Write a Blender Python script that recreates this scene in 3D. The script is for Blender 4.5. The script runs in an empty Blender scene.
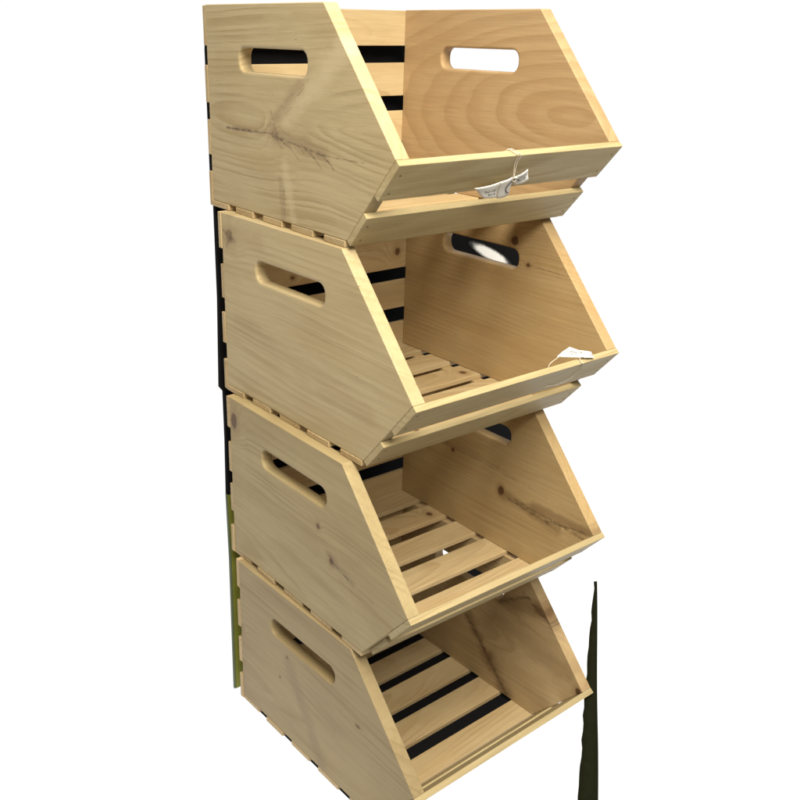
import bpy, bmesh, math, random
from mathutils import Vector, Matrix

scene = bpy.context.scene
col = scene.collection
rnd = random.Random(7)

# ------------------------------------------------------------------ crate size (metres)
W = 0.32                       # width over both side panels
H = 0.2270                     # side panel height
D_TOP = 0.2476                 # front end of the panel's top edge
D_NOSE, Z_NOSE = 0.3685, 0.0904
D_BOT = 0.2907                 # front end of the panel's bottom edge
T = 0.0167                     # panel thickness
S = 0.0074                     # slat thickness
L_CUT = math.hypot(D_NOSE - D_BOT, Z_NOSE)
CU = ((D_BOT - D_NOSE) / L_CUT, -Z_NOSE / L_CUT)      # down along the front cut (depth, height)
CN = (-CU[1], CU[0])                                  # outward from the front cut
BASE_Z = 0.0036


def loc(x, d, z):
    """crate coordinates: x from the left side, d forward from the back, z up from the panel's foot"""
    return Vector((x - W / 2, -d + D_NOSE / 2, z + S))


def cut(x, a, o):
    """a point a below the nose along the front cut and o out from it"""
    return loc(x, D_NOSE + CU[0] * a + CN[0] * o, Z_NOSE + CU[1] * a + CN[1] * o)


# ------------------------------------------------------------------ node helpers
class Nodes:
    def __init__(self, mat):
        mat.use_nodes = True
        self.nt = mat.node_tree
        self.nt.nodes.clear()

    def new(self, kind, **kw):
        n = self.nt.nodes.new(kind)
        for k, v in kw.items():
            setattr(n, k, v)
        return n

    def put(self, sock, v):
        if isinstance(v, bpy.types.NodeSocket):
            self.nt.links.new(v, sock)
        else:
            sock.default_value = v

    def m(self, op, a, b=0.0, c=0.0, clamp=False):
        n = self.new('ShaderNodeMath', operation=op, use_clamp=clamp)
        for s, v in zip(n.inputs, (a, b, c)):
            self.put(s, v)
        return n.outputs[0]

    def vec(self, x, y, z):
        n = self.new('ShaderNodeCombineXYZ')
        for s, v in zip(n.inputs, (x, y, z)):
            self.put(s, v)
        return n.outputs[0]

    def sep(self, v):
        n = self.new('ShaderNodeSeparateXYZ')
        self.put(n.inputs[0], v)
        return n.outputs

    def noise(self, v, scale=1.0, detail=2.0, rough=0.5):
        n = self.new('ShaderNodeTexNoise')
        self.put(n.inputs['Vector'], v)
        n.inputs['Scale'].default_value = scale
        n.inputs['Detail'].default_value = detail
        n.inputs['Roughness'].default_value = rough
        return n.outputs['Fac']

    def smooth(self, v, a, b, lo=0.0, hi=1.0):
        n = self.new('ShaderNodeMapRange', interpolation_type='SMOOTHSTEP')
        for s, x in zip(n.inputs, (v, a, b, lo, hi)):
            self.put(s, x)
        return n.outputs[0]

    def mix(self, f, a, b, blend='MIX'):
        n = self.new('ShaderNodeMix', data_type='RGBA', blend_type=blend)
        self.put(n.inputs[0], f)
        self.put(n.inputs[6], a)
        self.put(n.inputs[7], b)
        return n.outputs[2]

    def attr(self, name):
        n = self.new('ShaderNodeAttribute', attribute_name=name)
        return n.outputs['Vector']


def rgb(r, g, b):
    return (r, g, b, 1.0)


ALB = (0.70, 0.69, 0.63)


def pine(name, early=(0.62, 0.47, 0.255), late=(0.43, 0.28, 0.12), tilt=0.12, spacing=0.0058,
         contrast=0.75, warp=0.010, knots=(), streaks=(), dirt=0.0, smears=(), even=False):
    """planed pine: tilted growth rings cut by the board, fibre, knots that bend the rings, dark cracks.
    knots: (u, v, radius, stretch, darkness); streaks: (u0, v0, u1, v1, width, darkness);
    smears: soft stains (u0, v0, u1, v1, width, amount, colour); even keeps every ring visible"""
    early = [c * q for c, q in zip(early, ALB)]
    late = [c * q for c, q in zip(late, ALB)]
    mat = bpy.data.materials.new(name)
    N = Nodes(mat)
    g = N.attr('grain_position')
    sd = N.attr('board_seed')
    u, v, w = N.sep(g)
    sx, sy, sz = N.sep(sd)
    us = N.m('ADD', u, sx)
    vs = N.m('ADD', v, N.m('MULTIPLY', sx, 0.37))
    low = N.noise(N.vec(N.m('MULTIPLY', us, 3.2), N.m('MULTIPLY', vs, 13.0), N.m('MULTIPLY', w, 13.0)), 1.0, 1.0)
    low = N.m('MULTIPLY', N.m('SUBTRACT', low, 0.5), warp * 2)
    fine = N.noise(N.vec(N.m('MULTIPLY', us, 16.0), N.m('MULTIPLY', vs, 90.0), N.m('MULTIPLY', w, 90.0)), 1.0, 3.0)
    fine = N.m('MULTIPLY', N.m('SUBTRACT', fine, 0.5), 0.0024)
    vv = N.m('ADD', v, sy)
    cc = N.m('ADD', N.m('ADD', sz, w), N.m('MULTIPLY', u, tilt))
    F = N.m('SQRT', N.m('ADD', N.m('MULTIPLY', vv, vv), N.m('MULTIPLY', cc, cc)))
    F = N.m('ADD', N.m('ADD', F, low), fine)
    wob = N.m('MULTIPLY', N.m('SUBTRACT', N.noise(g, 60.0, 3.0), 0.5), 0.010)
    kmask = None
    khalo = None
    for (ku, kv, r, ex, dark) in knots:
        du = N.m('DIVIDE', N.m('SUBTRACT', u, ku), ex)
        dv = N.m('SUBTRACT', v, kv)
        d = N.m('SQRT', N.m('ADD', N.m('MULTIPLY', du, du), N.m('MULTIPLY', dv, dv)))
        d = N.m('ADD', d, N.m('MULTIPLY', wob, min(1.0, r / 0.006)))
        q = N.m('DIVIDE', d, r * 2.6)
        bump = N.m('EXPONENT', N.m('MULTIPLY', N.m('MULTIPLY', q, q), -1.0))
        F = N.m('ADD', F, N.m('MULTIPLY', bump, r * (2.2 if dark > 0.2 else 0.75)))
        core = N.m('MULTIPLY', N.smooth(d, r * 0.55, r * 1.1, 1.0, 0.0), dark)
        halo = N.m('MULTIPLY', N.smooth(d, r * 0.8, r * 2.6, 1.0, 0.0), dark * 0.42)
        kmask = core if kmask is None else N.m('MAXIMUM', kmask, core)
        khalo = halo if khalo is None else N.m('MAXIMUM', khalo, halo)
    uneven = N.noise(N.vec(N.m('MULTIPLY', F, 55.0), sx, 0.0), 1.0, 2.0)
    F = N.m('ADD', F, N.m('MULTIPLY', N.m('SUBTRACT', uneven, 0.5), spacing * (1.2 if even else 4.0)))
    ph = N.m('FRACT', N.m('DIVIDE', F, spacing))
    ring = N.m('MULTIPLY', N.smooth(ph, 0.25, 0.90, 0.0, 1.0), N.smooth(ph, 0.90, 1.0, 1.0, 0.0))
    amp = N.smooth(N.noise(N.vec(N.m('MULTIPLY', us, 7.0), N.m('MULTIPLY', vs, 20.0), w), 1.0, 1.0), 0.35, 0.68, 0.6 if even else 0.08, 1.0)
    ring = N.m('MULTIPLY', N.m('MULTIPLY', ring, amp), contrast)
    c = N.mix(ring, rgb(*early), rgb(*late))
    # long soft stain and fibre
    stain = N.noise(N.vec(N.m('MULTIPLY', us, 6.0), N.m('MULTIPLY', vs, 24.0), N.m('MULTIPLY', w, 20.0)), 1.0, 3.0)
    c = N.mix(N.smooth(stain, 0.35, 0.75, 0.0, 0.42), c, rgb(late[0] * 1.12, late[1] * 1.1, late[2] * 1.05))
    fib = N.noise(N.vec(N.m('MULTIPLY', us, 26.0), N.m('MULTIPLY', vs, 900.0), N.m('MULTIPLY', w, 900.0)), 1.0, 2.0)
    lin = N.noise(N.vec(N.m('MULTIPLY', us, 4.5), N.m('MULTIPLY', N.m('ADD', vs, low), 210.0), N.m('MULTIPLY', w, 210.0)), 1.0, 3.0, 0.6)
    fv = N.m('ADD', N.m('ADD', 0.69, N.m('MULTIPLY', fib, 0.32)), N.m('MULTIPLY', lin, 0.30))
    bn = N.new('ShaderNodeTexWhiteNoise', noise_dimensions='3D')
    N.put(bn.inputs['Vector'], sd)
    fv = N.m('MULTIPLY', fv, N.m('ADD', 0.88, N.m('MULTIPLY', bn.outputs['Value'], 0.2)))
    c = N.mix(1.0, c, N.vec(fv, fv, fv), 'MULTIPLY')
    # short pores
    pore = N.noise(N.vec(N.m('MULTIPLY', us, 90.0), N.m('MULTIPLY', vs, 1100.0), N.m('MULTIPLY', w, 1100.0)), 1.0, 1.0)
    c = N.mix(N.smooth(pore, 0.66, 0.78, 0.0, 0.30), c, rgb(0.25, 0.15, 0.06))
    if dirt:
        dn = N.noise(N.vec(N.m('MULTIPLY', us, 11.0), N.m('MULTIPLY', vs, 13.0), 0.0), 1.0, 4.0, 0.6)
        c = N.mix(N.smooth(dn, 0.45, 0.8, 0.0, dirt), c, rgb(0.24, 0.17, 0.10))
    nz = N.noise(N.vec(N.m('MULTIPLY', us, 30.0), N.m('MULTIPLY', vs, 55.0), 5.0), 1.0, 3.0, 0.6) if smears else None
    for (u0, v0, u1, v1, wd, amt, scol) in smears:
        bu, bv = u1 - u0, v1 - v0
        bb = bu * bu + bv * bv
        pu, pv = N.m('SUBTRACT', u, u0), N.m('SUBTRACT', v, v0)
        h = N.m('DIVIDE', N.m('ADD', N.m('MULTIPLY', pu, bu), N.m('MULTIPLY', pv, bv)), bb, clamp=True)
        eu = N.m('SUBTRACT', pu, N.m('MULTIPLY', h, bu))
        ev = N.m('SUBTRACT', pv, N.m('MULTIPLY', h, bv))
        d = N.m('SQRT', N.m('ADD', N.m('MULTIPLY', eu, eu), N.m('MULTIPLY', ev, ev)))
        d = N.m('ADD', d, N.m('MULTIPLY', N.m('SUBTRACT', nz, 0.5), wd * 1.6))
        sm = N.smooth(d, wd * 0.1, wd, amt, 0.0)
        c = N.mix(sm, c, rgb(*scol))
    speck = N.noise(N.vec(N.m('MULTIPLY', us, 150.0), N.m('MULTIPLY', vs, 230.0), N.m('MULTIPLY', w, 230.0)), 1.0, 1.0)
    c = N.mix(N.smooth(speck, 0.775, 0.82, 0.0, 0.55), c, rgb(0.16, 0.10, 0.05))
    if khalo is not None:
        c = N.mix(khalo, c, rgb(0.22, 0.125, 0.055))
        kr = N.m('FRACT', N.m('DIVIDE', F, 0.0022))
        kc = N.mix(kr, rgb(0.13, 0.062, 0.026), rgb(0.050, 0.024, 0.012))
        c = N.mix(kmask, c, kc)
    nz = N.noise(N.vec(N.m('MULTIPLY', us, 110.0), N.m('MULTIPLY', vs, 260.0), 3.0), 1.0, 5.0, 0.72) if streaks else None
    for (u0, v0, u1, v1, wd, dark) in streaks:
        bu, bv = u1 - u0, v1 - v0
        bb = bu * bu + bv * bv
        pu, pv = N.m('SUBTRACT', u, u0), N.m('SUBTRACT', v, v0)
        h = N.m('DIVIDE', N.m('ADD', N.m('MULTIPLY', pu, bu), N.m('MULTIPLY', pv, bv)), bb, clamp=True)
        eu = N.m('SUBTRACT', pu, N.m('MULTIPLY', h, bu))
        ev = N.m('SUBTRACT', pv, N.m('MULTIPLY', h, bv))
        d = N.m('SQRT', N.m('ADD', N.m('MULTIPLY', eu, eu), N.m('MULTIPLY', ev, ev)))
        d = N.m('ADD', d, N.m('MULTIPLY', N.m('SUBTRACT', nz, 0.42), wd * 3.2))
        mk = N.smooth(d, 0.0, wd, dark, 0.0)
        c = N.mix(mk, c, rgb(0.075, 0.045, 0.024))
    bs = N.new('ShaderNodeBsdfPrincipled')
    N.put(bs.inputs['Base Color'], c)
    N.put(bs.inputs['Roughness'], N.m('ADD', 0.5, N.m('MULTIPLY', ring, 0.15)))
    bs.inputs['Specular IOR Level'].default_value = 0.25
    bp = N.new('ShaderNodeBump')
    bp.inputs['Strength'].default_value = 0.22
    bp.inputs['Distance'].default_value = 0.0006
    N.put(bp.inputs['Height'], N.m('ADD', N.m('MULTIPLY', fib, 0.6), N.m('MULTIPLY', ring, 0.5)))
    N.put(bs.inputs['Normal'], bp.outputs[0])
    out = N.new('ShaderNodeOutputMaterial')
    N.nt.links.new(bs.outputs[0], out.inputs[0])
    return mat


def plain(name, color, rough=0.6, var=0.15, scale=40.0, spec=0.3, emit=0.0):
    mat = bpy.data.materials.new(name)
    N = Nodes(mat)
    tc = N.new('ShaderNodeTexCoord')
    nz = N.noise(tc.outputs['Object'], scale, 3.0)
    f = N.m('ADD', 1 - var / 2, N.m('MULTIPLY', nz, var))
    c = N.mix(1.0, rgb(*color), N.vec(f, f, f), 'MULTIPLY')
    bs = N.new('ShaderNodeBsdfPrincipled')
    N.put(bs.inputs['Base Color'], c)
    bs.inputs['Roughness'].default_value = rough
    bs.inputs['Specular IOR Level'].default_value = spec
    if emit:
        bs.inputs['Emission Color'].default_value = (1, 1, 1, 1)
        bs.inputs['Emission Strength'].default_value = emit
    out = N.new('ShaderNodeOutputMaterial')
    N.nt.links.new(bs.outputs[0], out.inputs[0])
    return mat


# ------------------------------------------------------------------ mesh helpers
class Build:
    """collects boards; each vertex keeps its grain coordinates and its board's seed"""

    def __init__(self):
        self.v, self.f, self.g, self.s, self.mi, self.smooth = [], [], [], [], [], []

    def add(self, verts, faces, grain, seed, mi=0, smooth=False):
        b = len(self.v)
        self.v += [Vector(p) for p in verts]
        self.g += [tuple(q) for q in grain]
        self.s += [tuple(seed)] * len(verts)
        for f in faces:
            self.f.append([b + i for i in f])
            self.mi.append(mi)
            self.smooth.append(smooth)

    def board(self, mapper, size, seed, bevel=0.0007, grain0=(0, 0, 0), mi=0):
        """a box (length, width, thickness) with eased edges; mapper(l, w, t) gives the place of a point"""
        bm = bmesh.new()
        bmesh.ops.create_cube(bm, size=1.0)
        for q in bm.verts:
            q.co = Vector(((q.co.x + .5) * size[0], (q.co.y + .5) * size[1], (q.co.z + .5) * size[2]))
        bmesh.ops.bevel(bm, geom=bm.edges[:], offset=bevel, segments=2, profile=0.5, affect='EDGES')
        bm.verts.index_update()
        loc_ = [q.co.copy() for q in bm.verts]
        faces = [[q.index for q in f.verts] for f in bm.faces]
        bm.free()
        self.add([mapper(*p) for p in loc_], faces,
                 [(p.x + grain0[0], p.y + grain0[1], p.z + grain0[2]) for p in loc_], seed, mi)

    def make(self, name, mats, parent=None):
        me = bpy.data.meshes.new(name)
        me.from_pydata([tuple(p) for p in self.v], [], self.f)
        for m_ in mats:
            me.materials.append(m_)
        a = me.attributes.new('grain_position', 'FLOAT_VECTOR', 'POINT')
        a.data.foreach_set('vector', [c for q in self.g for c in q])
        a = me.attributes.new('board_seed', 'FLOAT_VECTOR', 'POINT')
        a.data.foreach_set('vector', [c for q in self.s for c in q])
        for p, m_, sm in zip(me.polygons, self.mi, self.smooth):
            p.material_index = m_
            p.use_smooth = sm
        bm = bmesh.new()
        bm.from_mesh(me)
        bmesh.ops.recalc_face_normals(bm, faces=bm.faces[:])
        bm.to_mesh(me)
        bm.free()
        o = bpy.data.objects.new(name, me)
        col.objects.link(o)
        o.parent = parent
        return o


def tube(points, r, n=6):
    pts = [Vector(p) for p in points]
    verts, faces = [], []
    for i, p in enumerate(pts):
        t = (pts[min(i + 1, len(pts) - 1)] - pts[max(i - 1, 0)]).normalized()
        a = t.orthogonal().normalized()
        if i and a.dot(prev) < 0:
            a = -a
        if i:
            a = (prev - t * prev.dot(t)).normalized()
        prev = a
        b = t.cross(a)
        for k in range(n):
            an = 2 * math.pi * k / n
            verts.append(p + a * (r * math.cos(an)) + b * (r * math.sin(an)))
    for i in range(len(pts) - 1):
        for k in range(n):
            faces.append([i * n + k, i * n + (k + 1) % n, (i + 1) * n + (k + 1) % n, (i + 1) * n + k])
    faces.append(list(range(n)))
    faces.append([(len(pts) - 1) * n + k for k in range(n)])
    return verts, faces


def curve_points(ctrl, n=8):
    """Catmull-Rom through the control points"""
    P = [Vector(p) for p in ctrl]
    P = [P[0] * 2 - P[1]] + P + [P[-1] * 2 - P[-2]]
    out = []
    for i in range(1, len(P) - 2):
        for k in range(n):
            t = k / n
            a, b, c, d = P[i - 1], P[i], P[i + 1], P[i + 2]
            out.append(0.5 * ((2 * b) + (c - a) * t + (2 * a - 5 * b + 4 * c - d) * t * t + (3 * b - a - 3 * c + d) * t ** 3))
    out.append(P[-2])
    return out


def inset_polygon(pts, off):
    """move every edge of a counter-clockwise polygon inwards by off"""
    n = len(pts)
    out = []
    for i in range(n):
        p0, p1, p2 = Vector(pts[i - 1]), Vector(pts[i]), Vector(pts[(i + 1) % n])
        e1, e2 = (p1 - p0).normalized(), (p2 - p1).normalized()
        n1, n2 = Vector((-e1.y, e1.x)), Vector((-e2.y, e2.x))
        b = n1 + n2
        out.append(p1 + b * (off / (1 + n1.dot(n2))))
    return out


def handle_loop(grow, cz=0.1690, cd=0.1475, seg=8):
    hw, hh, r = 0.0700 + grow, 0.0128 + grow, 0.0112 + grow
    pts = []
    for (sx, sy, a0) in ((1, 1, 0), (-1, 1, 90), (-1, -1, 180), (1, -1, 270)):
        for k in range(seg + 1):
            a = math.radians(a0 + 90 * k / seg)
            pts.append(Vector((cd + sx * (hw - r) + r * math.cos(a), cz + sy * (hh - r) + r * math.sin(a))))
    return pts


def side_panel(x0, seed, mat, parent, handle_z=0.1690):
    prof = [(0, 0), (D_BOT, 0), (D_NOSE, Z_NOSE), (D_TOP, H), (0, H)]
    B = Build()
    layers = [(0.0, 0.0009, 0.0030), (0.0003, 0.0003, 0.0014), (0.0009, 0.0, 0.0005), (0.0032, 0.0, 0.0)]
    layers = layers + [(T - x, a, b) for (x, a, b) in reversed(layers)]
    verts, faces = [], []
    rings = []
    for (x, ins, grow) in layers:
        o = inset_polygon(prof, ins)
        h = handle_loop(grow, handle_z)
        rings.append((len(verts), len(o), len(h)))
        verts += [(x, p.x, p.y) for p in o] + [(x, p.x, p.y) for p in h]
    for (b0, no, nh), (b1, _, _) in zip(rings[:-1], rings[1:]):
        for i in range(no):
            j = (i + 1) % no
            faces.append([b0 + i, b0 + j, b1 + j, b1 + i])
        for i in range(nh):
            j = (i + 1) % nh
            faces.append([b0 + no + i, b0 + no + j, b1 + no + j, b1 + no + i])
    for (b, no, nh) in (rings[0], rings[-1]):
        bm = bmesh.new()
        vs = [bm.verts.new(verts[b + i]) for i in range(no + nh)]
        es = [bm.edges.new((vs[i], vs[(i + 1) % no])) for i in range(no)]
        es += [bm.edges.new((vs[no + i], vs[no + (i + 1) % nh])) for i in range(nh)]
        bmesh.ops.triangle_fill(bm, edges=es, use_beauty=True)
        bm.verts.index_update()
        for f in bm.faces:
            faces.append([b + q.index for q in f.verts])
        bm.free()
    P = [loc(x0 + x, d, z) for (x, d, z) in verts]
    G = [(d, z, x) for (x, d, z) in verts]
    B.add(P, faces, G, seed)
    return B.make('side_panel', [mat], parent)


nail_mat = plain('nail_steel', (0.10, 0.085, 0.06), 0.45, 0.3, 300.0)


def nail(B, centre, axis, r=0.0011):
    axis = Vector(axis).normalized()
    a = axis.orthogonal().normalized()
    b = axis.cross(a)
    c = Vector(centre)
    v = [c + axis * 0.0003 + a * (r * math.cos(k * math.pi / 4)) + b * (r * math.sin(k * math.pi / 4)) for k in range(8)]
    v += [p - axis * 0.002 for p in v]
    f = [list(range(8))] + [[k, (k + 1) % 8, 8 + (k + 1) % 8, 8 + k] for k in range(8)]
    B.add(v, f, [(0, 0, 0)] * 16, (0, 0, 0), 1)


BACK = [(0.1825, 0.2268), (0.1175, 0.1610), (0.0565, 0.0978), (-0.0060, 0.0350)]      # heights of the back slats
FLOOR = [(-0.0015, 0.0410), (0.0612, 0.1030), (0.1220, 0.1645), (0.1835, 0.2280), (0.2500, 0.2885)]   # depths of the bottom slats


def seed_random(spread=0.05):
    return (rnd.uniform(1, 30), rnd.uniform(-spread, spread), rnd.uniform(0.01, 0.07))


def make_crate(label, place, yaw, left, right, slat_mat, rail_mat, knotty_back=(), knotty_bottom=(), handle_z=0.1690, low_rail_start=0.0, floor_jit=0.002):
    root = bpy.data.objects.new('wooden_crate', None)
    root.empty_display_size = 0.1
    col.objects.link(root)
    root.location = place
    root.rotation_euler = (0, 0, yaw)
    root['label'] = label
    root['category'] = 'crate'
    root['group'] = 'stacked wooden storage crates'
    side_panel(0.0, left[0], left[1], root, handle_z)
    side_panel(W - T, right[0], right[1], root, handle_z)
    B = Build()
    for i, (z0, z1) in enumerate(BACK):
        j0, j1 = rnd.uniform(-.001, .001), rnd.uniform(-.0012, .0012)
        xa, xb = rnd.uniform(-.0012, .0008), W + rnd.uniform(-.0008, .0012)
        th = S - 0.0003
        B.board(lambda l, w, t, z0=z0 + j0, xa=xa: loc(xa + l, -0.0002 - t, z0 + w), (xb - xa, z1 - z0 + j1 * .6 - j0, th), seed_random(), mi=int(i in knotty_back))
    B.make('slatted_back', [slat_mat, slat_knot], root)
    B = Build()
    for i, (d0, d1) in enumerate(FLOOR):
        j0 = rnd.uniform(-floor_jit, floor_jit) if 0 < i < 4 else 0
        xa, xb = rnd.uniform(-.0012, .0008), W + rnd.uniform(-.0008, .0012)
        B.board(lambda l, w, t, d0=d0 + j0, xa=xa: loc(xa + l, d0 + w, -0.0002 - t), (xb - xa, d1 - d0 - (.001 if i in (1, 2, 3) else 0), S - 0.0004), seed_random(), mi=int(i in knotty_bottom))
    B.make('slatted_bottom', [slat_mat, slat_knot], root)
    for (a0, a1, xs) in ((0.0, 0.0498, 0.0), (0.0752, 0.1190, low_rail_start)):
        B = Build()
        B.board(lambda l, w, t, a0=a0, xs=xs: cut(xs + l, a0 + w, 0.0002 + t), (W - xs * .6, a1 - a0, S), seed_random(0.02), 0.0006)
        for x in (0.0085, W - 0.0085):
            for a in (0.012, (a1 - a0) - 0.012):
                x_ = x + rnd.uniform(-.0015, .0015)
                if x_ > xs + 0.002:
                    nail(B, cut(x_, a0 + a + rnd.uniform(-.003, .003), 0.0002 + S), (0, -CN[0], CN[1]))
        B.make('front_rail', [rail_mat, nail_mat], root)
    return root


# ------------------------------------------------------------------ woods
Y_EARLY, Y_LATE = (0.625, 0.505, 0.318), (0.42, 0.308, 0.165)
slat_wood = pine('pine_slats', (0.65, 0.50, 0.305), (0.47, 0.315, 0.16), 0.10, 0.0062, 0.6, 0.012, dirt=0.12)
slat_knot = pine('pine_slats_knotty', (0.64, 0.485, 0.29), (0.45, 0.295, 0.15), 0.10, 0.0062, 0.6, 0.012,
                 knots=[(0.2865, 0.0245, 0.0062, 1.0, 0.95), (0.105, 0.012, 0.0035, 1.3, 0.85), (0.19, 0.034, 0.0024, 1.2, 0.8)],
                 streaks=[(0.19, 0.034, 0.26, 0.030, 0.0014, 0.5)], dirt=0.15)
rail_wood = pine('pine_rails', (0.61, 0.50, 0.305), (0.42, 0.315, 0.165), 0.06, 0.0085, 0.65, 0.006, dirt=0.10)

hr = random.Random(11)
hairs = []
for k in range(11):                      # short feathery hairs along the two arms of the crack
    t = k / 10
    hu, hv = 0.150 + 0.105 * t, 0.0915 - 0.011 * t + hr.uniform(-.004, .004)
    ln = hr.uniform(.010, .022)
    hairs.append((hu, hv, hu + ln, hv - ln * hr.uniform(.25, .7), hr.uniform(.0010, .0019), hr.uniform(.3, .6)))
for k in range(9):
    t = k / 8
    hu, hv = 0.150 + 0.055 * t + hr.uniform(-.006, .006), 0.106 + 0.038 * t + hr.uniform(-.005, .005)
    ln = hr.uniform(.008, .018)
    hairs.append((hu, hv, hu + ln, hv + ln * hr.uniform(.5, 1.0), hr.uniform(.0009, .0017), hr.uniform(.2, .42)))
left_1 = pine('pine_left_topmost', Y_EARLY, Y_LATE, 0.10, 0.0085, 0.66, 0.012,
              knots=[(0.235, 0.072, 0.026, 1.5, 0.0), (0.185, 0.125, 0.016, 1.2, 0.05), (0.155, 0.092, 0.006, 1.3, 0.30)],
              streaks=[(0.042, 0.0915, 0.100, 0.0925, 0.0034, 0.80), (0.095, 0.0925, 0.148, 0.094, 0.0022, 0.65), (0.146, 0.092, 0.250, 0.081, 0.0036, 0.60),
                       (0.235, 0.081, 0.318, 0.0815, 0.0013, 0.60), (0.145, 0.118, 0.160, 0.085, 0.0040, 0.40), (0.168, 0.045, 0.172, 0.004, 0.0035, 0.35)] + hairs,
              smears=[(0.175, 0.115, 0.315, 0.205, 0.022, 0.45, (0.60, 0.49, 0.31)), (0.172, 0.060, 0.190, 0.0, 0.012, 0.35, (0.60, 0.49, 0.31)),
                      (0.15, 0.095, 0.25, 0.082, 0.014, 0.42, (0.21, 0.135, 0.07)), (0.06, 0.0915, 0.15, 0.094, 0.008, 0.30, (0.21, 0.135, 0.07)),
                      (0.155, 0.110, 0.205, 0.148, 0.013, 0.36, (0.21, 0.135, 0.07)), (0.162, 0.045, 0.168, 0.0, 0.007, 0.32, (0.21, 0.135, 0.07))])
right_1 = pine('pine_right_topmost', (0.62, 0.435, 0.258), (0.47, 0.30, 0.158), 0.30, 0.0140, 0.66, 0.016, even=True)
left_2 = pine('pine_left_second', Y_EARLY, Y_LATE, 0.07, 0.0100, 0.50, 0.012,
              knots=[(0.018, 0.199, 0.0100, 1.0, 0.55)],
              streaks=[(0.004, 0.205, 0.030, 0.196, 0.005, 0.55), (0.010, 0.185, 0.022, 0.205, 0.004, 0.45)],
              smears=[(0.0, 0.20, 0.085, 0.205, 0.020, 0.30, (0.30, 0.20, 0.10)), (0.03, 0.095, 0.30, 0.055, 0.020, 0.30, (0.33, 0.24, 0.125))])
right_2 = pine('pine_right_second', (0.655, 0.465, 0.255), (0.475, 0.30, 0.135), 0.06, 0.0060, 0.42, 0.010,
               knots=[(0.209, 0.193, 0.0058, 1.25, 0.95), (0.2344, 0.166, 0.0032, 1.1, 0.9)],
               streaks=[(0.234, 0.166, 0.30, 0.164, 0.0014, 0.4)])
left_3 = pine('pine_left_third', (0.57, 0.452, 0.262), (0.365, 0.268, 0.142), 0.06, 0.0110, 0.45, 0.012,
              knots=[(0.011, 0.196, 0.0125, 0.7, 0.85), (0.2017, 0.1275, 0.0036, 1.0, 0.8), (0.229, 0.093, 0.0056, 0.9, 0.75)],
              streaks=[(0.226, 0.094, 0.262, 0.084, 0.0030, 0.7), (0.262, 0.084, 0.31, 0.078, 0.0012, 0.4),
                       (0.05, 0.108, 0.30, 0.066, 0.0012, 0.22), (0.226, 0.098, 0.234, 0.088, 0.0040, 0.85)],
              smears=[(0.222, 0.100, 0.27, 0.084, 0.008, 0.35, (0.20, 0.125, 0.06))])
right_3 = pine('pine_right_third', (0.67, 0.49, 0.275), (0.48, 0.315, 0.145), 0.05, 0.0075, 0.42, 0.010,
               knots=[(0.1096, 0.1104, 0.0030, 1.0, 0.95), (0.2086, 0.0856, 0.0068, 0.9, 0.95)],
               streaks=[(0.222, 0.080, 0.300, 0.074, 0.0040, 0.60), (0.290, 0.076, 0.360, 0.089, 0.0060, 0.55),
                        (0.030, 0.116, 0.24, 0.112, 0.0014, 0.45), (0.05, 0.135, 0.36, 0.100, 0.0012, 0.3), (0.235, 0.083, 0.355, 0.078, 0.0060, 0.55)],
               smears=[(0.215, 0.083, 0.310, 0.072, 0.012, 0.55, (0.17, 0.10, 0.045)), (0.27, 0.085, 0.365, 0.092, 0.012, 0.65, (0.20, 0.125, 0.06)), (0.03, 0.117, 0.20, 0.118, 0.006, 0.30, (0.20, 0.125, 0.06))])
left_4 = pine('pine_left_lowest', (0.475, 0.37, 0.215), (0.30, 0.217, 0.118), 0.08, 0.0120, 0.40, 0.014,
              knots=[(0.1149, 0.134, 0.0030, 1.0, 0.6), (0.097, 0.0912, 0.0026, 1.0, 0.6), (0.2652, 0.1227, 0.0026, 1.8, 0.7),
                     (-0.002, 0.114, 0.0060, 1.0, 0.6)],
              streaks=[(0.230, 0.128, 0.268, 0.122, 0.0012, 0.4)], dirt=0.30,
              smears=[(0.120, 0.125, 0.190, 0.010, 0.020, 0.42, (0.20, 0.14, 0.08)), (0.0, 0.10, 0.0, 0.02, 0.030, 0.25, (0.24, 0.17, 0.10))])
right_4 = pine('pine_right_lowest', (0.62, 0.46, 0.28), (0.44, 0.30, 0.155), 0.12, 0.0100, 0.50, 0.020,
               knots=[(0.361, 0.0875, 0.0062, 0.9, 0.95), (0.285, 0.172, 0.0080, 1.8, 0.55)],
               streaks=[(0.150, 0.094, 0.192, 0.052, 0.0075, 0.62), (0.190, 0.054, 0.238, 0.004, 0.0090, 0.66),
                        (0.212, 0.150, 0.262, 0.184, 0.0055, 0.60), (0.255, 0.185, 0.315, 0.158, 0.0060, 0.60),
                        (0.200, 0.150, 0.29, 0.135, 0.0020, 0.35)], dirt=0.35,
               smears=[(0.155, 0.092, 0.200, 0.045, 0.015, 0.60, (0.17, 0.10, 0.045)), (0.200, 0.045, 0.240, 0.0, 0.020, 0.60, (0.17, 0.10, 0.045)), (0.215, 0.155, 0.30, 0.178, 0.020, 0.65, (0.20, 0.125, 0.06)), (0.22, 0.12, 0.34, 0.105, 0.030, 0.40, (0.22, 0.14, 0.07)),
                       (0.285, 0.178, 0.33, 0.150, 0.012, 0.45, (0.20, 0.125, 0.06))])

P = H + S
TURN = [(0.02615, 0.07825, -0.04616), (0.01747, 0.04140, -0.01871), (0.00333, 0.01752, -0.02595), (0.0, 0.0, 0.0)]


def spot(k):
    return (TURN[k][0], TURN[k][1], BASE_Z + (3 - k) * P)


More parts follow.
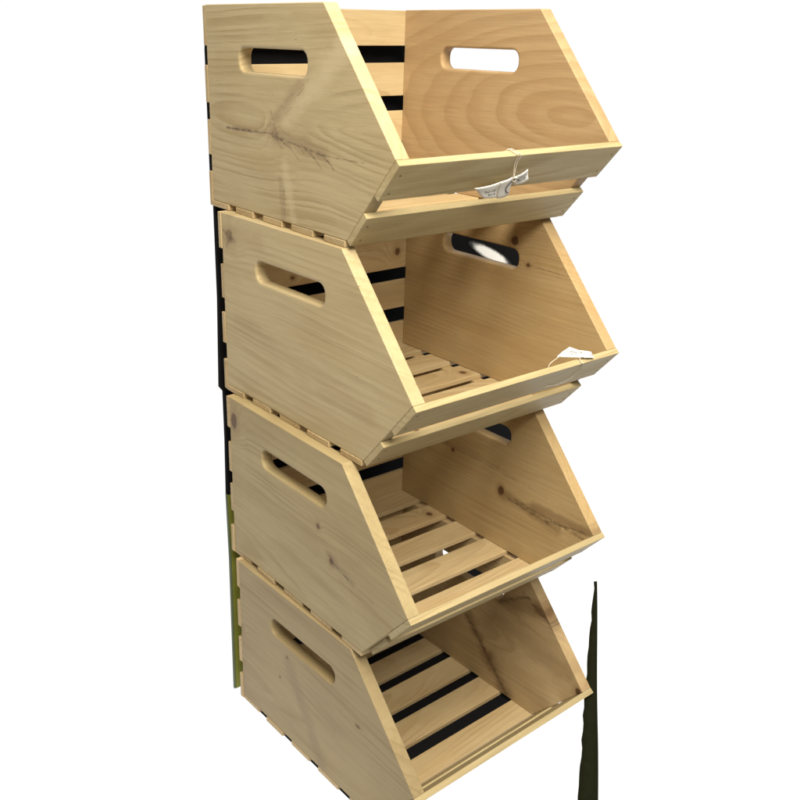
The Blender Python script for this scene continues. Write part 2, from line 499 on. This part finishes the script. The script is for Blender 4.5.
crate_1 = make_crate('topmost pine crate, its left side cracked with dark feathery marks, tag hanging in front', spot(0), TURN[0][2],
                     ((2.0, -0.110, -0.030), left_1), ((5.0, -0.114, -0.094), right_1), slat_wood, rail_wood)
crate_2 = make_crate('second pine crate from the top, small paper tag resting on its front rail', spot(1), TURN[1][2],
                     ((11.0, 0.04, 0.03), left_2), ((8.0, 0.10, 0.05), right_2), slat_wood, rail_wood, (1,), (2, 4))
crate_3 = make_crate('third pine crate from the top, dark round knot at its left back edge', spot(2), TURN[2][2],
                     ((17.0, -0.02, 0.05), left_3), ((21.0, -0.16, 0.03), right_3), slat_wood, rail_wood, (), (1,), low_rail_start=0.011)
crate_4 = make_crate('lowest pine crate on the white floor, black showing between its bottom slats', spot(3), TURN[3][2],
                     ((25.0, -0.05, 0.02), left_4), ((14.0, -0.10, 0.01), right_4), slat_wood, rail_wood, handle_z=0.1650, floor_jit=0.0)

# ------------------------------------------------------------------ paper tags
paper_mat = plain('white_tag_paper', (0.80, 0.79, 0.76), 0.7, 0.10, 90.0)
ink_mat = plain('grey_ink', (0.12, 0.12, 0.12), 0.7, 0.1, 90.0)
cord_mat = plain('pale_string', (0.62, 0.56, 0.46), 0.8, 0.25, 400.0)


def sheet(B, corners, curl, n=8, th=0.0004):
    """a curled paper leaf between four corners (top left, top right, bottom right, bottom left)"""
    tl, tr, br, bl = [Vector(c) for c in corners]
    nrm = (tr - tl).cross(bl - tl).normalized()
    top, fr = [], []
    for i in range(n + 1):
        for j in range(n + 1):
            a, b = i / n, j / n
            p = (tl * (1 - a) + tr * a) * (1 - b) + (bl * (1 - a) + br * a) * b
            p = p + nrm * (curl * math.sin(math.pi * a) + 0.35 * curl * math.sin(2.3 * math.pi * b + 1))
            top.append(p)
    m = (n + 1) ** 2
    v = [p + nrm * th / 2 for p in top] + [p - nrm * th / 2 for p in top]
    for i in range(n):
        for j in range(n):
            q = [i * (n + 1) + j, (i + 1) * (n + 1) + j, (i + 1) * (n + 1) + j + 1, i * (n + 1) + j + 1]
            fr.append(q)
            fr.append([m + k for k in reversed(q)])
    rim = [i * (n + 1) for i in range(n + 1)] + [n * (n + 1) + j for j in range(1, n + 1)] + \
          [i * (n + 1) + n for i in range(n - 1, -1, -1)] + [j for j in range(n - 1, 0, -1)]
    for k in range(len(rim)):
        a, b = rim[k], rim[(k + 1) % len(rim)]
        fr.append([a, b, m + b, m + a])
    B.add(v, fr, [(0, 0, 0)] * len(v), (0, 0, 0), 0, True)

    def on(a, b, lift=0.0006):
        p = (tl * (1 - a) + tr * a) * (1 - b) + (bl * (1 - a) + br * a) * b
        return p + nrm * (curl * math.sin(math.pi * a) + 0.35 * curl * math.sin(2.3 * math.pi * b + 1)) + nrm * lift
    return on


def wmat(k):
    return Matrix.Translation(spot(k)) @ Matrix.Rotation(TURN[k][2], 4, 'Z')


def tag_root(label, k, local):
    r = bpy.data.objects.new('paper_tag', None)
    r.empty_display_size = 0.02
    col.objects.link(r)
    r.location = wmat(k) @ local
    r.rotation_euler = (0, 0, TURN[k][2])
    r['label'] = label
    r['category'] = 'tag'
    r['group'] = 'paper tags on the crates'
    return r


def scribble(B, on, rows, r=0.00022, lift=0.0006):
    for (a0, b0, a1, b1, amp, waves) in rows:
        pts = []
        n = waves * 8
        for i in range(n + 1):
            t = i / n
            pts.append(on(a0 + (a1 - a0) * t + 0.02 * math.sin(t * waves * 5.1),
                          b0 + (b1 - b0) * t + amp * math.sin(t * waves * 2 * math.pi) * (0.6 + 0.4 * math.sin(9 * t)), lift))
        v, f = tube(pts, r, 4)
        B.add(v, f, [(0, 0, 0)] * len(v), (0, 0, 0))


def arc(B, on, ca, cb, ra, rb, a0, a1, r=0.0005, lift=0.0006):
    v, f = tube([on(ca + ra * math.cos(math.radians(a0 + (a1 - a0) * i / 20)),
                    cb + rb * math.sin(math.radians(a0 + (a1 - a0) * i / 20)), lift) for i in range(21)], r, 4)
    B.add(v, f, [(0, 0, 0)] * len(v), (0, 0, 0))


def rel(base, pts):
    return [p - base for p in pts]


O = S + 0.0045
base = cut(0.158, 0.035, S)
tag = tag_root('folded white paper tag hanging by string from the topmost crate\'s front rail', 0, base)
Bp, Bi = Build(), Build()
onA = sheet(Bp, rel(base, [cut(.112, .0345, O + .004), cut(.150, .034, O), cut(.163, .0575, O + .001), cut(.137, .0535, O + .003)]), -0.0012)
onB = sheet(Bp, rel(base, [cut(.1457, .0300, O + .003), cut(.163, .0235, O + .002), cut(.1765, .0555, O + .002), cut(.1600, .0575, O + .003)]), -0.0010)
onC = sheet(Bp, rel(base, [cut(.160, .0245, O + .003), cut(.1725, .0125, O + .004), cut(.1830, .0270, O + .006), cut(.1715, .0370, O + .003)]), -0.0014)
Bp.make('paper', [paper_mat], tag)
for on, rows in ((onA, [(.30, .45, .85, .50, .10, 5), (.40, .70, .80, .72, .06, 5)]),
                 (onC, [(.40, .35, .85, .40, .10, 3), (.25, .62, .8, .66, .08, 4)])):
    scribble(Bi, on, rows, lift=0.0006)
    scribble(Bi, on, rows, lift=-0.0006)
for lf in (0.0007, -0.0007):
    arc(Bi, onB, 0.98, 0.52, 0.42, 0.30, 100, 260, 0.0006, lf)
    arc(Bi, onC, 0.10, 0.80, 0.30, 0.42, 200, 330, 0.0005, lf)
Bi.make('printed_marks', [ink_mat], tag)
Bs = Build()
for dx in (0.0, 0.0036):
    pts = curve_points(rel(base, [cut(.143 + dx, .012, -.0012), cut(.145 + dx, -.0008, -.0008), cut(.150 + dx, -.0014, S * .5),
                                  cut(.1545 + dx, -.0006, S + .0009), cut(.1565 + dx * .8, .010, S + .0020), cut(.1605 + dx * .2, .0245, O + .004)]), 6)
    v, f = tube(pts, 0.00042)
    Bs.add(v, f, [(0, 0, 0)] * len(v), (0, 0, 0), 0, True)
ring = [cut(.1625 + .0022 * math.cos(a * math.pi / 5), .0255 + .0030 * math.sin(a * math.pi / 5), O + .0052 + .001 * math.sin(a)) for a in range(11)]
v, f = tube(rel(base, ring), 0.0006)
Bs.add(v, f, [(0, 0, 0)] * len(v), (0, 0, 0), 0, True)
Bs.make('string', [cord_mat], tag)

ZN = Z_NOSE
base = loc(0.25, D_NOSE, ZN)
tag = tag_root('small crumpled white paper tag lying on the second crate\'s front rail', 1, base)
Bp, Bi = Build(), Build()
onA = sheet(Bp, rel(base, [loc(.238, .3645, ZN + .0155), loc(.2515, .3655, ZN + .0100), loc(.2560, .3715, ZN + .0012), loc(.2190, .3630, ZN + .0070)]), -0.0012)
onB = sheet(Bp, rel(base, [loc(.2460, .3650, ZN + .0115), loc(.2500, .3660, ZN + .0100), loc(.2720, .3730, ZN + .0020), loc(.2530, .3700, ZN + .0020)]), -0.0010)
onC = sheet(Bp, rel(base, [loc(.2510, .3672, ZN + .0095), loc(.2710, .3700, ZN + .0045), loc(.2725, .3745, ZN - .0020), loc(.2560, .3722, ZN + .0008)]), -0.0010)
Bp.make('paper', [paper_mat], tag)
for lf in (0.0006, -0.0006):
    scribble(Bi, onA, [(.25, .35, .85, .40, .10, 3), (.30, .62, .75, .60, .08, 3)], lift=lf)
    scribble(Bi, onB, [(.3, .45, .8, .5, .12, 2)], lift=lf)
Bi.make('printed_marks', [ink_mat], tag)
Bs = Build()
for ctrl in ([loc(.203, .3655, ZN - .004), loc(.206, .3660, ZN + .0025), loc(.222, .3650, ZN + .0075), loc(.236, .3655, ZN + .0130)],
             [loc(.2515, .3690, ZN + .0085), cut(.2500, -.0012, S * .6), cut(.2530, -.0004, S + .0010), cut(.2590, .018, S + .0015), cut(.2555, .034, S + .0020),
              cut(.2400, .0400, S + .0015), cut(.2240, .0370, S + .0010), cut(.2180, .0500, S * .6), cut(.2160, .0515, -.002)]):
    v, f = tube(curve_points(rel(base, ctrl), 6), 0.00042)
    Bs.add(v, f, [(0, 0, 0)] * len(v), (0, 0, 0), 0, True)
Bs.make('string', [cord_mat], tag)

# ------------------------------------------------------------------ dark board behind, floor mat, strips
black_mat = plain('matt_black_board', (0.006, 0.006, 0.007), 0.85, 0.5, 60.0, 0.08)
remnant_mat = plain('black_remnant', (0.010, 0.011, 0.005), 0.95, 0.5, 120.0, 0.05)
green_mat = plain('olive_green_edge', (0.19, 0.20, 0.03), 0.6, 0.35, 60.0)
grey_mat = plain('grey_green_edge', (0.10, 0.125, 0.075), 0.6, 0.25, 60.0)
glow_mat = bpy.data.materials.new('painted_white_glow')  # painted glow: white centre fading into the board's black
N = Nodes(glow_mat)
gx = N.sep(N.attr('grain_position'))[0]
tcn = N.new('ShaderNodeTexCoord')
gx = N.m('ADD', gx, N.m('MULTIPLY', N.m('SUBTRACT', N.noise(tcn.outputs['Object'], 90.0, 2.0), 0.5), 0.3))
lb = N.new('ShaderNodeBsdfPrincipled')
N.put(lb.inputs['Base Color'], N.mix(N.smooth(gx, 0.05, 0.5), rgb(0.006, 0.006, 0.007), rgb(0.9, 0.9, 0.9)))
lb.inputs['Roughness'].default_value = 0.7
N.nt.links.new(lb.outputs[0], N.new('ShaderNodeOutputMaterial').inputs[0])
DZ = S + BASE_Z
BY, BM = 0.214, 0.0839


def bpt(x, z, out=0.0):
    """a point on the leaning board's front face, out towards the crates"""
    return Vector((x, BY + BM * z - out, z + DZ))


def slab(B, outline, th, out=0.0, mi=0):
    n = len(outline)
    v = [bpt(x, z, out) for (x, z) in outline] + [bpt(x, z, out - th) for (x, z) in outline]
    f = [list(range(n)), [n + k for k in reversed(range(n))]]
    f += [[k, (k + 1) % n, n + (k + 1) % n, n + k] for k in range(n)]
    B.add(v, f, [(0, 0, 0)] * len(v), (0, 0, 0), mi)


def tag_obj(o, label, cat, group=None):
    o['label'] = label
    o['category'] = cat
    if group:
        o['group'] = group


board = bpy.data.objects.new('backing_board', None)
col.objects.link(board)
board['label'] = 'matt black board standing close behind the crate stack, seen through the back slats'
board['category'] = 'board'
B = Build()
slab(B, [(-0.1290, -DZ + 0.004), (0.20, -DZ + 0.004), (0.20, 0.15), (0.475, 0.15), (0.475, 0.655), (0.245, 0.655), (0.245, 0.895),
         (-0.1128, 0.895), (-0.1145, 0.8799), (-0.1235, 0.7026), (-0.1210, 0.6947), (-0.1272, 0.5746), (-0.1368, 0.4561),
         (-0.1313, 0.4487), (-0.1347, 0.3803), (-0.1405, 0.299), (-0.1330, 0.295)], 0.006)
B.make('panel', [black_mat], board)
B = Build()  # oval patch carrying the painted white glow behind the second crate's handle
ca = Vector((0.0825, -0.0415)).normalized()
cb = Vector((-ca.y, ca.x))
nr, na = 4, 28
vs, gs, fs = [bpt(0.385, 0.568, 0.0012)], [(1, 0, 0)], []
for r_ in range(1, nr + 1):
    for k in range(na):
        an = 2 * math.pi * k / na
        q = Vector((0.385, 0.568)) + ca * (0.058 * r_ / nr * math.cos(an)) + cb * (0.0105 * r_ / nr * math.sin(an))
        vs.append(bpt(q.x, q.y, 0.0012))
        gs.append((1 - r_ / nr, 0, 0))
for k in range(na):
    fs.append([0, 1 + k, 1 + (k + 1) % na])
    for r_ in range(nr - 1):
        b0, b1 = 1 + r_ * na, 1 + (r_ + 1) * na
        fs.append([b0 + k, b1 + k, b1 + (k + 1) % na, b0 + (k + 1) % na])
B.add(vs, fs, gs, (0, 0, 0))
B.make('glow_patch', [glow_mat], board)

post = bpy.data.objects.new('edge_trim', None)
col.objects.link(post)
tag_obj(post, 'thin grey and olive green upright edge strip behind the left of the lower crates', 'trim strip')
B = Build()
slab(B, [(-0.1583, -DZ + 0.001), (-0.1560, -DZ + 0.001), (-0.1440, 0.1984), (-0.1412, 0.300), (-0.1424, 0.302), (-0.1462, 0.2019)], 0.004, 0.001)
B.make('grey_strip', [grey_mat], post)
B = Build()
slab(B, [(-0.1555, -DZ + 0.001), (-0.1300, -DZ + 0.001), (-0.1300, 0.298), (-0.1412, 0.300), (-0.1440, 0.1984)], 0.004, 0.0016)
B.make('olive_strip', [green_mat], post)

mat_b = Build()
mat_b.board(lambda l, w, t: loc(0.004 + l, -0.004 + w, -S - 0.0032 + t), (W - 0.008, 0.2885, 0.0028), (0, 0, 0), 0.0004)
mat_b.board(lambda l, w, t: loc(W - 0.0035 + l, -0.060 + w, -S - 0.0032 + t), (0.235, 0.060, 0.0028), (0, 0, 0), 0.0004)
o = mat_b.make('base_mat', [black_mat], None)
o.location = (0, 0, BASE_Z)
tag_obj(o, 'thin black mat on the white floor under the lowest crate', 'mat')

# ragged black strip for a remnant of dark background, leaning at the right
B = Build()
A0, A1 = Vector((0.086, -0.262, 0.0006)), Vector((0.2515, -0.1097, 0.1819 + DZ))
across = Vector((0.78, -0.62, 0.06)).normalized()
n = 26
vs = []
r2 = random.Random(3)
for i in range(n + 1):
    t = i / n
    c = A0.lerp(A1, t) + Vector((0, 0, 0.004 * math.sin(t * 9)))
    wl = 0.0030 + 0.0190 * (1 - t) ** 0.9 + r2.uniform(-.0011, .0011)
    vs += [c - across * max(wl, 0.0002), c + across * (0.001 + 0.004 * (1 - t))]
nn = Vector((-0.35, -0.35, 0.5)).normalized() * 0.0012
m = len(vs)
fs = []
for i in range(n):
    q = [2 * i, 2 * i + 1, 2 * i + 3, 2 * i + 2]
    fs += [q, [m + k for k in reversed(q)], [2 * i, 2 * i + 2, m + 2 * i + 2, m + 2 * i], [2 * i + 1, m + 2 * i + 1, m + 2 * i + 3, 2 * i + 3]]
fs += [[0, m, m + 1, 1], [2 * n, 2 * n + 1, m + 2 * n + 1, m + 2 * n]]
B.add(vs + [p + nn for p in vs], fs, [(0, 0, 0)] * (2 * m), (0, 0, 0), 0, True)
o = B.make('dark_remnant_strip', [remnant_mat], None)
tag_obj(o, 'ragged tapering black strip rising from the floor beside the lowest crate\'s right front corner', 'strip')

# ------------------------------------------------------------------ white floor sheet
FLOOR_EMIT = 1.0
floor_mat = plain('white_glowing_floor', (0.18, 0.18, 0.18), 0.9, 0.02, 3.0, 0.0, FLOOR_EMIT)  # no lamp: the floor is given its own glow to stay pure white
me = bpy.data.meshes.new('floor')
bm = bmesh.new()
for q in ((-1.30, 0.45, 0), (-0.62, -0.05, 0), (0.10, -0.60, 0), (1.9, -0.75, 0), (2.6, 3.2, 0), (-1.6, 3.2, 0)):
    bm.verts.new(q)
bm.faces.new(bm.verts[:])
bm.to_mesh(me)
bm.free()
me.materials.append(floor_mat)
o = bpy.data.objects.new('floor', me)
col.objects.link(o)
o['kind'] = 'structure'

# ------------------------------------------------------------------ world: white backdrop behind, dim room in front and above
wd = bpy.data.worlds.new('World')
scene.world = wd
wd.use_nodes = True
N = Nodes(wd)
tc = N.new('ShaderNodeTexCoord')
x, y, z = N.sep(tc.outputs['Generated'])
fwd = N.m('ADD', N.m('MULTIPLY', x, 0.626), N.m('MULTIPLY', y, 0.78))
k = N.smooth(fwd, 0.30, 0.60, 0.0, 1.0)
k = N.m('MULTIPLY', k, N.smooth(z, 0.35, 0.75, 1.0, 0.0))
c = N.mix(k, rgb(0.24, 0.225, 0.19), rgb(1.0, 1.0, 1.0))
bg = N.new('ShaderNodeBackground')
N.put(bg.inputs['Color'], c)
bg.inputs['Strength'].default_value = 1.02
out = N.new('ShaderNodeOutputWorld')
N.nt.links.new(bg.outputs[0], out.inputs[0])


# ------------------------------------------------------------------ lamps
def area(name, place, target, size, watts, color):
    L = bpy.data.lights.new(name, 'AREA')
    L.shape = 'RECTANGLE'
    L.size, L.size_y = size
    L.energy = watts
    L.color = color
    o = bpy.data.objects.new(name, L)
    col.objects.link(o)
    o.location = place
    o.rotation_euler = (Vector(target) - Vector(place)).to_track_quat('-Z', 'Y').to_euler()
    return o


area('ceiling_lamp', (-0.48, -0.90, 1.88), (0.0, 0.0, 0.72), (1.1, 1.1), 78, (1.0, 0.94, 0.80))

# ------------------------------------------------------------------ camera
cam = bpy.data.cameras.new('camera')
cam.sensor_width = 36.0
cam.lens = 926.34 / 800 * 36
cam.shift_x = (400 - 350.42) / 800
cam.shift_y = (413.15 - 400) / 800
cam.clip_start = 0.02
cam.clip_end = 100
co = bpy.data.objects.new('camera', cam)
col.objects.link(co)
yaw, pit, rol = -0.67593870, -0.39404570, -0.01385321
R = Matrix.Rotation(yaw, 3, 'Z') @ Matrix.Rotation(pit, 3, 'X') @ Matrix.Rotation(rol, 3, 'Y')
right, fw, up = R.col[0], R.col[1], R.col[2]
M = Matrix((right, up, -fw)).transposed().to_4x4()
M.translation = Vector((-0.730066, -0.768637, 0.906903 + DZ))
co.matrix_world = M
scene.camera = co

scene.view_settings.view_transform = 'Standard'
scene.view_settings.look = 'None'
scene.view_settings.exposure = 0
scene.view_settings.gamma = 1
